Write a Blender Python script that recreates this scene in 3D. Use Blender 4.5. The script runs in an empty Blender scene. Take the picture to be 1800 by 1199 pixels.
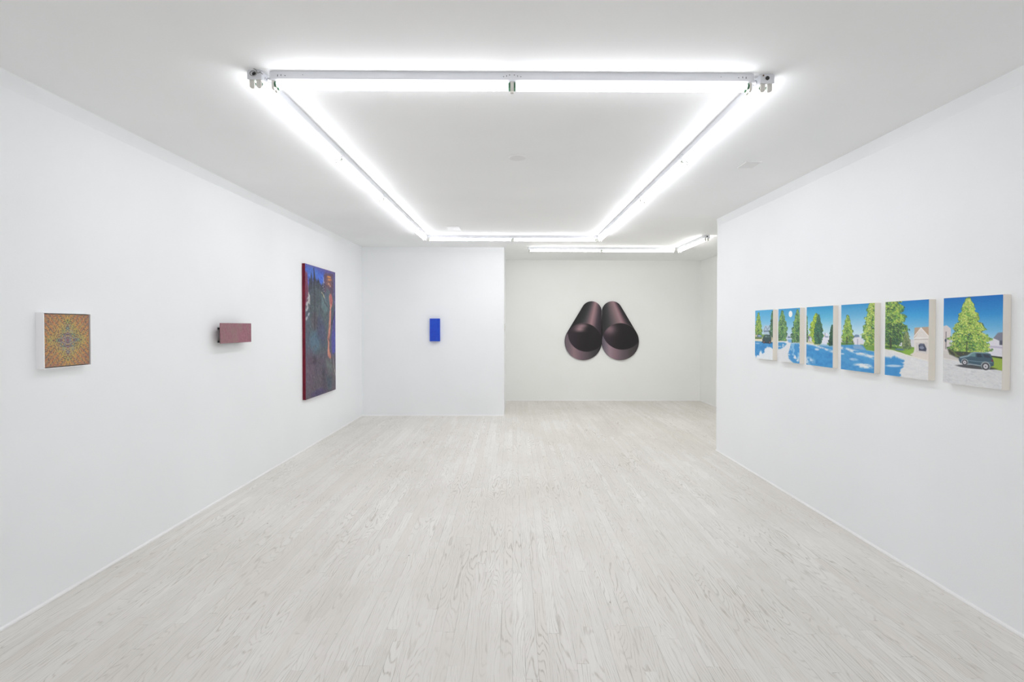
import bpy, bmesh, math, random
import numpy as np
from mathutils import Matrix, Vector

random.seed(4)
scene = bpy.context.scene
COL = scene.collection
PI = math.pi

# ------------------------------------------------------------------ room numbers (metres)
CAM_H = 1.5
XL, XR = -2.525, 2.462          # left / right wall faces
Y0 = -3.2                       # wall behind the viewer
YB = 8.76                       # back wall with the small blue panel
XN = -0.142                     # end of that wall (niche starts)
YF = 10.55                      # far wall of the niche
XF = 3.79                       # right wall of the niche
YP = 6.31                       # end of the right wall
def ceil_z(x, y): return 2.7435 - 0.0034*x + 0.0088*y

# ------------------------------------------------------------------ helpers
def link(o, parent=None):
    COL.objects.link(o)
    if parent is not None: o.parent = parent
    return o
def obj(name, bm, mats, parent=None, smooth=False):
    me = bpy.data.meshes.new(name); bm.normal_update(); bm.to_mesh(me); bm.free()
    if not isinstance(mats, (list, tuple)): mats = [mats]
    for m in mats: me.materials.append(m)
    if smooth:
        for p in me.polygons: p.use_smooth = True
    return link(bpy.data.objects.new(name, me), parent)
def tag(o, label, cat, group=None):
    o['label'] = label; o['category'] = cat
    if group: o['group'] = group
    return o
def thing(name, label, cat, loc=(0,0,0), group=None, matrix=None):
    o = bpy.data.objects.new(name, None); o.empty_display_size = .1
    link(o)
    if matrix is not None: o.matrix_world = matrix
    else: o.location = loc
    return tag(o, label, cat, group)
def add_box(bm, x0, x1, y0, y1, z0, z1, mi=0, bevel=0):
    vs = [bm.verts.new((x, y, z)) for z in (z0, z1) for (x, y) in ((x0,y0),(x1,y0),(x1,y1),(x0,y1))]
    fs = [bm.faces.new([vs[i] for i in q]) for q in
          ((0,3,2,1),(4,5,6,7),(0,1,5,4),(1,2,6,5),(2,3,7,6),(3,0,4,7))]
    for f in fs: f.material_index = mi
    if bevel:
        es = list({e for f in fs for e in f.edges})
        r = bmesh.ops.bevel(bm, geom=es, offset=bevel, segments=2, affect='EDGES', profile=.6)
        for f in r['faces']: f.material_index = mi
    return vs
def add_cyl(bm, p0, p1, r, seg=20, mi=0, caps=True, r1=None):
    p0 = Vector(p0); p1 = Vector(p1); d = (p1-p0).normalized()
    a = d.orthogonal().normalized(); b = d.cross(a)
    rr = (r, r if r1 is None else r1)
    rings = [[bm.verts.new(p + (a*math.cos(t)+b*math.sin(t))*q) for t in [2*PI*i/seg for i in range(seg)]] for p, q in zip((p0, p1), rr)]
    for i in range(seg):
        j = (i+1) % seg
        f = bm.faces.new((rings[0][i], rings[0][j], rings[1][j], rings[1][i])); f.smooth = True; f.material_index = mi
    if caps:
        f = bm.faces.new(rings[0][::-1]); f.material_index = mi
        f = bm.faces.new(rings[1]); f.material_index = mi
def add_tube(bm, pts, r, seg=10, mi=0):
    pts = [Vector(p) for p in pts]; rings = []
    up = Vector((.13,.31,.9))
    for i, p in enumerate(pts):
        d = (pts[min(i+1, len(pts)-1)] - pts[max(i-1, 0)]).normalized()
        a = d.cross(up).normalized(); b = d.cross(a)
        rings.append([bm.verts.new(p + (a*math.cos(2*PI*k/seg)+b*math.sin(2*PI*k/seg))*r) for k in range(seg)])
    for A, B in zip(rings, rings[1:]):
        for i in range(seg):
            j = (i+1) % seg
            f = bm.faces.new((A[i], A[j], B[j], B[i])); f.smooth = True; f.material_index = mi
    bm.faces.new(rings[0][::-1]).material_index = mi; bm.faces.new(rings[-1]).material_index = mi
def add_prism(bm, outline, z0, z1, mi=0):
    """outline in XY (ccw), extruded from z0 to z1 (numbers or functions of x, y)"""
    g = lambda z, x, y: z(x, y) if callable(z) else z
    lo = [bm.verts.new((x, y, g(z0, x, y))) for x, y in outline]
    hi = [bm.verts.new((x, y, g(z1, x, y))) for x, y in outline]
    n = len(outline)
    for i in range(n):
        j = (i+1) % n
        bm.faces.new((lo[i], lo[j], hi[j], hi[i])).material_index = mi
    bm.faces.new(lo[::-1]).material_index = mi; bm.faces.new(hi).material_index = mi
def struct(name, bm, m, parent=None):
    o = obj(name, bm, m, parent)
    o['kind'] = 'structure'
    return o

# ------------------------------------------------------------------ materials
def lin(c):
    c = np.asarray(c, float)/255.
    return np.where(c <= .04045, c/12.92, ((c+.055)/1.055)**2.4)
def mat(name, rgb=(200,200,200), rough=.6, metal=0, spec=.5):
    m = bpy.data.materials.new(name); m.use_nodes = True
    b = m.node_tree.nodes['Principled BSDF']
    c = lin(rgb)
    b.inputs['Base Color'].default_value = (*c, 1)
    b.inputs['Roughness'].default_value = rough; b.inputs['Metallic'].default_value = metal
    b.inputs['Specular IOR Level'].default_value = spec
    return m
class NT:
    def __init__(s, m): s.t = m.node_tree; s.b = s.t.nodes['Principled BSDF']
    def n(s, typ, **kw):
        x = s.t.nodes.new(typ)
        for k, v in kw.items(): setattr(x, k, v)
        return x
    def put(s, sock, v):
        if hasattr(v, 'is_output') or isinstance(v, bpy.types.NodeSocket): s.t.links.new(v, sock)
        else: sock.default_value = v
    def m(s, op, a, b=0., c=0., clamp=False):
        x = s.n('ShaderNodeMath', operation=op, use_clamp=clamp)
        s.put(x.inputs[0], a); s.put(x.inputs[1], b); s.put(x.inputs[2], c)
        return x.outputs[0]
    def xyz(s, x, y, z=0.):
        k = s.n('ShaderNodeCombineXYZ'); s.put(k.inputs[0], x); s.put(k.inputs[1], y); s.put(k.inputs[2], z); return k.outputs[0]
    def noise(s, v, scale, detail=2., rough=.5, dim='3D'):
        x = s.n('ShaderNodeTexNoise', noise_dimensions=dim); s.put(x.inputs['Vector'], v)
        x.inputs['Scale'].default_value = scale; x.inputs['Detail'].default_value = detail; x.inputs['Roughness'].default_value = rough
        return x.outputs['Fac']
    def white(s, v, dim='2D'):
        x = s.n('ShaderNodeTexWhiteNoise', noise_dimensions=dim)
        if dim == '1D': s.put(x.inputs['W'], v)
        else: s.put(x.inputs['Vector'], v)
        return x
    def mix(s, f, a, b, blend='MIX'):
        x = s.n('ShaderNodeMix', data_type='RGBA', blend_type=blend)
        s.put(x.inputs[0], f); s.put(x.inputs[6], a); s.put(x.inputs[7], b); return x.outputs[2]
    def ramp(s, f, a, b):
        x = s.n('ShaderNodeMapRange'); x.clamp = True
        s.put(x.inputs[0], f); s.put(x.inputs[1], a); s.put(x.inputs[2], b); return x.outputs[0]
    def bump(s, h, dist, strength=1.):
        x = s.n('ShaderNodeBump'); s.put(x.inputs['Height'], h); x.inputs['Distance'].default_value = dist
        x.inputs['Strength'].default_value = strength
        s.t.links.new(x.outputs[0], s.b.inputs['Normal'])
def c4(rgb): return (*[float(v) for v in lin(rgb)], 1.)

def wall_mat(name, rgb, bump=.0006):
    m = mat(name, rgb, .75, spec=.25); t = NT(m)
    g = t.n('ShaderNodeNewGeometry').outputs['Position']
    n1 = t.noise(g, 140., 3.); n2 = t.noise(g, .9, 2.)
    c = t.mix(t.ramp(n2, .3, .7), c4([v-2 for v in rgb]), c4([min(v+2, 255) for v in rgb]))
    t.t.links.new(c, t.b.inputs['Base Color'])
    n3 = t.noise(g, 5., 2.)
    t.bump(t.m('ADD', n1, t.m('MULTIPLY', n3, 3.)), bump, .5)
    return m
M_WALL = wall_mat('painted_wall', (238,240,241))
M_WALLW = wall_mat('painted_wall_niche', (239,240,238))
M_CEIL = wall_mat('painted_ceiling', (240,241,241), .0005)
M_TRIM = mat('white_gloss_trim', (240,240,240), .45)

def floor_mat():
    m = mat('whitewashed_oak_boards', (205,200,190), .5, spec=.35); t = NT(m)
    g = t.n('ShaderNodeNewGeometry').outputs['Position']
    s = t.n('ShaderNodeSeparateXYZ'); t.put(s.inputs[0], g); X, Y = s.outputs[0], s.outputs[1]
    W = .057
    xb = t.m('DIVIDE', X, W); ib = t.m('FLOOR', xb); fx = t.m('FRACT', xb)
    r1 = t.white(ib, '1D').outputs['Value']
    yl = t.m('ADD', t.m('DIVIDE', Y, 1.15), t.m('MULTIPLY', r1, 7.3)); il = t.m('FLOOR', yl); fy = t.m('FRACT', yl)
    wn = t.white(t.xyz(ib, il)); rv = wn.outputs['Value']
    sc = t.n('ShaderNodeSeparateColor'); t.put(sc.inputs[0], wn.outputs['Color']); r2, r3 = sc.outputs[1], sc.outputs[2]
    # cathedral grain: contour lines of a long stretched noise, offset for every board
    v = t.xyz(t.m('ADD', t.m('MULTIPLY', X, 8.), t.m('MULTIPLY', rv, 91.)), t.m('ADD', t.m('MULTIPLY', Y, 1.05), t.m('MULTIPLY', r2, 57.)), t.m('MULTIPLY', r3, 20.))
    n = t.noise(v, 1., 1.6, .45)
    fine = t.noise(t.xyz(t.m('MULTIPLY', X, 160.), t.m('MULTIPLY', Y, 9.), rv), 1., 3., .6)
    wob = t.noise(t.xyz(t.m('MULTIPLY', X, 60.), t.m('MULTIPLY', Y, 12.), rv), 1., 2.)
    ph = t.m('ADD', t.m('MULTIPLY', n, 140.), t.m('ADD', t.m('MULTIPLY', wob, 2.6), t.m('MULTIPLY', X, 450.)))
    sn = t.m('SINE', ph)
    ln = t.m('POWER', t.ramp(sn, .0, 1.), 3.)
    patch = t.ramp(t.noise(t.xyz(t.m('MULTIPLY', X, 2.3), t.m('MULTIPLY', Y, 1.3), 4.), 1., 3.), .36, .68)
    gr = t.m('MULTIPLY', t.m('MULTIPLY', ln, t.ramp(fine, .3, .62)), t.m('ADD', .25, t.m('MULTIPLY', patch, .75)))
    # tones: board to board and worn areas
    worn = t.ramp(t.noise(t.xyz(t.m('MULTIPLY', X, 1.5), t.m('MULTIPLY', Y, .8), 11.), 1., 4., .6), .38, .72)
    base = t.mix(rv, c4((230,228,223)), c4((220,217,211)))
    base = t.mix(t.m('MULTIPLY', worn, .85), base, c4((211,207,199)))
    base = t.mix(t.m('MULTIPLY', t.ramp(r2, .86, .93), .45), base, c4((218,213,205)))
    base = t.mix(t.m('MULTIPLY', t.ramp(fine, .5, .8), .3), base, c4((196,190,179)))
    base = t.mix(t.m('MULTIPLY', gr, .72), base, c4((158,150,137)))
    # joints between boards, unevenly filled with paint
    ed = t.m('MINIMUM', fx, t.m('SUBTRACT', 1., fx)); e1 = t.m('SUBTRACT', 1., t.ramp(ed, .006, .03))
    ey = t.m('MINIMUM', fy, t.m('SUBTRACT', 1., fy)); e2 = t.m('SUBTRACT', 1., t.ramp(ey, .0008, .0025))
    filled = t.ramp(t.noise(t.xyz(t.m('MULTIPLY', X, 30.), t.m('MULTIPLY', Y, 2.), 3.), 1., 2.), .4, .75)
    j = t.m('MULTIPLY', t.m('MAXIMUM', e1, t.m('MULTIPLY', e2, .8)), filled)
    base = t.mix(t.m('MULTIPLY', j, .7), base, c4((128,120,108)))
    # small knots and nail heads
    vo = t.n('ShaderNodeTexVoronoi', feature='F1'); t.put(vo.inputs['Vector'], t.xyz(t.m('MULTIPLY', X, 5.), t.m('MULTIPLY', Y, 2.2), 0.)); vo.inputs['Scale'].default_value = 1.
    sc2 = t.n('ShaderNodeSeparateColor'); t.put(sc2.inputs[0], vo.outputs['Color'])
    k = t.m('MULTIPLY', t.m('SUBTRACT', 1., t.ramp(vo.outputs['Distance'], .012, .03)), t.ramp(sc2.outputs[0], .55, .6))
    base = t.mix(t.m('MULTIPLY', k, .75), base, c4((85,76,64)))
    t.t.links.new(base, t.b.inputs['Base Color'])
    t.put(t.b.inputs['Roughness'], t.m('ADD', .42, t.m('MULTIPLY', gr, .25)))
    h = t.m('SUBTRACT', t.m('MULTIPLY', gr, -.6), t.m('MULTIPLY', j, 1.2))
    t.bump(h, .0012, .6)
    return m
M_FLOOR = floor_mat()

# ------------------------------------------------------------------ the room
bm = bmesh.new()
add_prism(bm, [(XL,Y0),(XR,Y0),(XR,YP),(XF,YP),(XF,YF),(XN,YF),(XN,YB),(XL,YB)], -.12, 0)
struct('floor', bm, M_FLOOR)
bm = bmesh.new()
add_prism(bm, [(XL,Y0),(XR,Y0),(XR,YP),(XF,YP),(XF,YF),(XN,YF),(XN,YB),(XL,YB)], ceil_z, lambda x, y: ceil_z(x, y)+.15)
struct('ceiling', bm, M_CEIL)
def wall(name, outline, m=M_WALL):
    bm = bmesh.new(); add_prism(bm, outline, -.12, lambda x, y: ceil_z(x, y)+.15); return struct(name, bm, m)
wall('wall_left', [(XL-.2,Y0-.2),(XL,Y0-.2),(XL,YB),(XL-.2,YB)])
wall('wall_back', [(XL-.2,YB),(XN,YB),(XN,YF),(XL-.2,YF)])
wall('wall_far', [(XL-.2,YF),(XF+.2,YF),(XF+.2,YF+.2),(XL-.2,YF+.2)], M_WALLW)
wall('wall_niche', [(XF,YP),(XF+.2,YP),(XF+.2,YF),(XF,YF)], M_WALLW)
wall('wall_right', [(XR,Y0-.2),(XF+.2,Y0-.2),(XF+.2,YP),(XR,YP)])
# shop front behind the viewer: a wide window that lets daylight in
WX0, WX1, WZ0, WZ1 = -1.9, 1.9, .45, 2.35
bm = bmesh.new()
for (a, b, c, d) in ((XL, WX0, -.12, 2.86), (WX1, XR, -.12, 2.86), (WX0, WX1, -.12, WZ0), (WX0, WX1, WZ1, 2.86)):
    add_box(bm, a, b, Y0-.2, Y0, c, d)
struct('wall_front', bm, M_WALL)
bm = bmesh.new()
for (a, b, c, d) in ((WX0, WX0+.05, WZ0, WZ1), (WX1-.05, WX1, WZ0, WZ1), (WX0+.05, WX1-.05, WZ0, WZ0+.05), (WX0+.05, WX1-.05, WZ1-.05, WZ1), (-.025, .025, WZ0+.05, WZ1-.05)):
    add_box(bm, a, b, Y0-.14, Y0-.07, c, d)
struct('window_1', bm, M_TRIM)
# low paint-filled bead along the foot of the walls
def strip(name, ax, c, a, b, sgn):
    bm = bmesh.new(); t, h = .009, .016
    prof = [(0,0),(t,0),(t,h*.45),(t*.6,h*.85),(0,h)]
    rings = []
    for s in (a, b):
        rings.append([bm.verts.new((c+sgn*p, s, z) if ax == 'y' else (s, c+sgn*p, z)) for p, z in prof])
    n = len(prof)
    for i in range(n):
        j = (i+1) % n; bm.faces.new((rings[0][i], rings[0][j], rings[1][j], rings[1][i]))
    bm.faces.new(rings[0]); bm.faces.new(rings[1][::-1])
    bmesh.ops.recalc_face_normals(bm, faces=bm.faces)
    return struct(name, bm, M_TRIM)
strip('baseboard_left', 'y', XL, Y0, YB, 1)
strip('baseboard_right', 'y', XR, Y0, YP, -1)
strip('baseboard_back', 'x', YB, XL, XN, -1)
strip('baseboard_far', 'x', YF, XN, XF, -1)
strip('baseboard_niche', 'y', XF, YP, YF, -1)
# feathered band of joint compound where the long walls meet the ceiling
def feather(name, x, sgn, a, b):
    bm = bmesh.new(); d = .085
    rings = []
    for y in (a, b):
        z = ceil_z(x, y)
        rings.append([bm.verts.new(p) for p in ((x, y, z), (x+sgn*.0052, y, z), (x+sgn*.0030, y, z-.045), (x+sgn*.0003, y, z-d), (x, y, z-d-.001))])
    for i in range(5):
        j = (i+1) % 5; bm.faces.new((rings[0][i], rings[0][j], rings[1][j], rings[1][i]))
    bm.faces.new(rings[0]); bm.faces.new(rings[1][::-1])
    bmesh.ops.recalc_face_normals(bm, faces=bm.faces)
    return struct(name, bm, M_WALL)
feather('trim_1', XL, 1, Y0, YB)
feather('trim_2', XR, -1, Y0, YP)

# ------------------------------------------------------------------ strip lights
M_ENAMEL = mat('white_enamel', (222,224,228), .4)
M_DARK = mat('dark_hole', (48,46,46), .7)
M_HOLD = mat('ivory_plastic', (214,212,204), .5)
M_CAP = mat('green_end_cap', (66,112,84), .45)
M_WIRE = mat('wire_sheath', (150,150,150), .6)
M_COPPER = mat('brown_bushing', (112,84,58), .6)
def tube_mat(name, rgb, strength):
    m = bpy.data.materials.new(name); m.use_nodes = True; nt = m.node_tree; nt.nodes.clear()
    e = nt.nodes.new('ShaderNodeEmission'); o = nt.nodes.new('ShaderNodeOutputMaterial')
    e.inputs[0].default_value = (*rgb, 1); e.inputs[1].default_value = strength
    nt.links.new(e.outputs[0], o.inputs[0]); return m
TUBE_COOL = tube_mat('lit_tube_cool', (.962, .958, 1.0), 18.9)
TUBE_BOOST = tube_mat('lit_tube_cool_boosted', (.962, .958, 1.0), 30.)  # same tube type, strength raised for the far row to brighten the back wall
TUBE_WARM = tube_mat('lit_tube_warm', (1.0, .985, .955), 25.)
BW, BH = .034, .044            # half width and height of the channel
TZ, TS, TR = -.0580, .0165, .0127   # tube centre below ceiling, half spacing, radius
cache = {}
def mesh_of(key, build, mats, smooth=False):
    if key not in cache:
        bm = bmesh.new(); build(bm); bm.normal_update()
        bmesh.ops.recalc_face_normals(bm, faces=bm.faces)
        me = bpy.data.meshes.new(key[0]); bm.to_mesh(me); bm.free()
        for m in mats: me.materials.append(m)
        cache[key] = me
    return cache[key]
def child(name, me, parent, loc=(0,0,0)):
    o = bpy.data.objects.new(name, me); link(o, parent); o.location = loc; return o
def light(label, p0, p1, ntube, tube_m, group):
    """strip fixture whose channel runs from p0 to p1 (x, y) on the ceiling"""
    a = Vector((*p0, ceil_z(*p0))); b = Vector((*p1, ceil_z(*p1)))
    L = (b-a).length; X = (b-a).normalized(); N = Vector((.0034, -.0088, 1)).normalized()
    Y = N.cross(X).normalized(); Z = X.cross(Y); c = (a+b)/2
    mx = Matrix(((X.x, Y.x, Z.x, c.x), (X.y, Y.y, Z.y, c.y), (X.z, Y.z, Z.z, c.z), (0,0,0,1)))
    t = thing('ceiling_light', label, 'ceiling light', group=group, matrix=mx)
    L = round(L, 4); H = L/2
    def housing(bm):
        prof = [(-BW, 0), (-BW, -BH+.006), (-BW+.006, -BH), (BW-.006, -BH), (BW, -BH+.006), (BW, 0)]
        r = [[bm.verts.new((s, y, z)) for y, z in prof] for s in (-H+.003, H-.003)]
        for i in range(6):
            j = (i+1) % 6; bm.faces.new((r[0][i], r[0][j], r[1][j], r[1][i]))
        bm.faces.new(r[0]); bm.faces.new(r[1][::-1])
        # punched slots and knock-outs in both cheeks
        for s in (-1, 1):
            for (x, z, w, h) in ((-.043,-.022,.005,.003), (-.028,-.019,.0025,.008), (-.013,-.014,.004,.004), (.011,-.014,.004,.004), (.027,-.019,.0025,.008), (.043,-.022,.005,.003)):
                add_box(bm, x-w/2, x+w/2, s*BW-.0004, s*BW+.0004, z-h/2, z+h/2, 1)
            for e in (-1, 1):
                for (x, z, w, h) in ((.035,-.022,.003,.010), (.052,-.02,.003,.008), (.072,-.022,.006,.003), (.16,-.018,.003,.003)):
                    add_box(bm, e*(H-x)-w/2, e*(H-x)+w/2, s*BW-.0004, s*BW+.0004, z-h/2, z+h/2, 1)
    child('housing', mesh_of(('housing', L), housing, [M_ENAMEL, M_DARK]), t)
    def endcap(bm):
        w, h, k = BW+.0015, BH+.001, .007
        pr = [(-w, 0), (-w, -h), (w, -h), (w, 0), (w-k, 0), (-w+k, 0)]
        pr = [(-w, -k), (-w, -h), (w, -h), (w, -k), (w-k, -.0005), (-w+k, -.0005)]
        r = [[bm.verts.new((s, y, z)) for y, z in pr] for s in (-.006, .003)]
        for i in range(6):
            j = (i+1) % 6; bm.faces.new((r[0][i], r[0][j], r[1][j], r[1][i]))
        bm.faces.new(r[0]); bm.faces.new(r[1][::-1])
    def knock(bm): add_cyl(bm, (-.0052, 0, -.021), (.0052, 0, -.021), .0098, 24)
    for s in (-1, 1):
        e = child('end_cap', mesh_of(('end_cap',), endcap, [M_ENAMEL]), t, (s*H, 0, 0))
        if s > 0: e.rotation_euler = (0, 0, PI)
        k = child('knockout', mesh_of(('knockout',), knock, [M_DARK]), e, (-.0035, 0, 0))
    def holder(bm, w=.011):
        n = 10; r = .0118
        pr = [(-r, 0), (-r, -.030)] + [(-r*math.cos(PI*i/n), -.030-.011*math.sin(PI*i/n)) for i in range(1, n)] + [(r, -.030), (r, 0)]
        q = [[bm.verts.new((s, y, z)) for y, z in pr] for s in (-w/2, w/2)]
        m = len(pr)
        for i in range(m):
            j = (i+1) % m; bm.faces.new((q[0][i], q[0][j], q[1][j], q[1][i]))
        bm.faces.new(q[0]); bm.faces.new(q[1][::-1])
        # ridge down the middle and a lamp-pin slot
        add_box(bm, -w/2-.0008, w/2+.0008, -.0015, .0015, -.012, 0)
    def holder2(bm): holder(bm, .016)
    ends = [-H+.008, H-.008]; mids = [0.] if ntube == 2 else []
    for sy in (-1, 1):
        for x in ends: child('lamp_holder', mesh_of(('lamp_holder',), holder, [M_HOLD]), t, (x, sy*TS, -BH))
        for x in mids: child('lamp_holder', mesh_of(('lamp_holder_mid',), holder2, [M_HOLD]), t, (x, sy*TS, -BH))
    cuts = [ends[0]+.0055] + [v for q in mids for v in (q-.008, q+.008)] + [ends[1]-.0055]
    for sy in (-1, 1):
        for i in range(0, len(cuts), 2):
            x0, x1 = cuts[i]+.0005, cuts[i+1]-.0005; hl = round((x1-x0)/2, 4); cx = (x0+x1)/2
            def glass(bm): add_cyl(bm, (-hl+.011, 0, 0), (hl-.011, 0, 0), TR, 20, caps=False)
            g = child('fluorescent_tube', mesh_of(('fluorescent_tube', hl, tube_m.name), glass, [tube_m]), t, (cx, sy*TS, TZ))
            def cap(bm):
                add_cyl(bm, (-.0055, 0, 0), (.0055, 0, 0), TR+.0006, 20)
            for s in (-1, 1):
                child('tube_cap', mesh_of(('tube_cap',), cap, [M_CAP]), g, (s*(hl-.0055), 0, 0))
    return t
G = 'twin tube strip lights of the front rectangle'
near = light('long white strip light across the ceiling nearest the viewer, two bright tubes end to end', (-1.204, 2.655), (1.200, 2.663), 2, TUBE_COOL, G)
left1 = light('nearer strip light of the run along the left, its capped end with a looped cable', (-1.279, 2.615), (-1.268, 5.055), 2, TUBE_COOL, G)
left2 = light('farther strip light of the run along the left, ending at the far crosswise light', (-1.268, 5.061), (-1.256, 7.50), 2, TUBE_COOL, G)
right1 = light('nearer strip light of the run along the right, round black hole in its end cap', (1.274, 2.640), (1.266, 5.085), 2, TUBE_COOL, G)
right2 = light('farther strip light of the run along the right, ending at the far crosswise light', (1.266, 5.091), (1.257, 7.53), 2, TUBE_COOL, G)
far = light('crosswise strip light closing the far end of the rectangle of lights', (-1.215, 7.57), (1.215, 7.585), 2, TUBE_BOOST, G)
G2 = 'warm strip lights over the recess'
back1 = light('warm crosswise strip light farthest back, above the painting of two dark pipes', (.265, 8.72), (2.685, 8.72), 2, TUBE_WARM, G2)
back2 = light('short single length strip light slanting forward at the right of the recess', (2.765, 8.70), (2.765, 7.46), 1, TUBE_WARM, G2)

# wiring between the near crosswise light and the two runs
def wiring(parent, x, y, s):
    bm = bmesh.new()
    mi = parent.matrix_world.inverted()
    P = lambda dx, dy, dz: mi @ Vector((x+dx, y+dy, ceil_z(x, y)+dz))
    add_cyl(bm, P(-s*.008, .012, -.022), P(s*.034, .012, -.022), .0085, 16)
    add_cyl(bm, P(s*.006, .012, -.022), P(s*.013, .012, -.022), .0115, 6)
    o = obj('conduit_connector', bm, M_ENAMEL, parent); return o
bpy.context.view_layer.update()
wiring(near, -1.204, 2.655, -1); wiring(near, 1.200, 2.663, 1)
# looped cable on the cap of the left run
bm = bmesh.new()
mi = left1.matrix_world.inverted()
P = lambda a, r, y: mi @ Vector((-1.279+r*math.cos(a), y, ceil_z(-1.279, 2.615)-.021+r*.8*math.sin(a)))
add_tube(bm, [P(a*PI/12, .012+.00035*a, 2.603-.0004*a) for a in range(0, 30)], .0022, 8)
add_tube(bm, [mi @ Vector((-1.279+.012+.012*q, 2.605+.004*math.sin(q*2), ceil_z(-1.279,2.615)-.010-.004*q-.004*math.sin(3*q))) for q in [i*.35 for i in range(9)]], .0018, 8)
o = obj('cable', bm, M_WIRE, left1); o['label'] = 'grey looped cable on the end cap'
bm = bmesh.new()
mi = right1.matrix_world.inverted()
add_cyl(bm, mi @ Vector((1.274-.020, 2.632, ceil_z(1.274,2.64)-.008)), mi @ Vector((1.274-.020, 2.641, ceil_z(1.274,2.64)-.008)), .0042, 14)
o = obj('bushing', bm, M_COPPER, right1); o['label'] = 'small brown bushing on the end cap'

# blank plates on the ceiling, painted over
M_PLATE = mat('painted_plate', (226,226,226), .4)
def round_plate():
    bm = bmesh.new(); x, y = .035, 3.98; z = ceil_z(x, y)
    add_cyl(bm, (x, y, z), (x, y, z-.004), .066, 48, r1=.066)
    add_cyl(bm, (x, y, z-.004), (x, y, z-.007), .066, 48, r1=.059)
    for s in (-1, 1): add_cyl(bm, (x+s*.035, y, z-.0068), (x+s*.035, y, z-.0082), .004, 12)
    bmesh.ops.remove_doubles(bm, verts=bm.verts, dist=1e-6)
    return tag(obj('ceiling_plate', bm, M_PLATE), 'round painted blank plate on the ceiling in the middle of the rectangle of lights', 'cover plate')
round_plate()
def square_plate(x, y, w, d, rz, label):
    z = ceil_z(x, y)
    bm = bmesh.new(); add_box(bm, -w/2, w/2, -d/2, d/2, -.006, 0, 0, .002)
    for s in (-1, 1): add_cyl(bm, (s*w*.3, 0, -.0055), (s*w*.3, 0, -.0072), .004, 12)
    o = obj('ceiling_plate', bm, M_PLATE); o.location = (x, y, z); o.rotation_euler = (0, 0, rz)
    return tag(o, label, 'cover plate')
square_plate(1.86, 4.13, .12, .16, 0., 'square painted plate on the ceiling between the right strip lights and the right wall')
square_plate(-.78, 6.98, .16, .30, 0., 'rectangular painted plate on the ceiling just in front of the far crosswise light')

# switch on the return of the back wall
t = thing('light_switch', 'small white switch at the free edge of the wall right of the blue panel', 'switch', (XN, YB+.16, 1.49))
bm = bmesh.new(); add_box(bm, 0, .007, -.036, .036, -.058, .058, 0, .002); obj('switch_plate', bm, M_HOLD, t)
bm = bmesh.new(); add_box(bm, .006, .019, -.006, .006, -.004, .014, 0, .0015); obj('toggle', bm, M_HOLD, t)
bm = bmesh.new()
M_SCREW = mat('grey_screw', (120,120,120), .4, .6)
for z in (-.045, .045):
    bm = bmesh.new(); add_cyl(bm, (.006, 0, z), (.0085, 0, z), .0035, 12); obj('screw', bm, M_SCREW, t)

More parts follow.
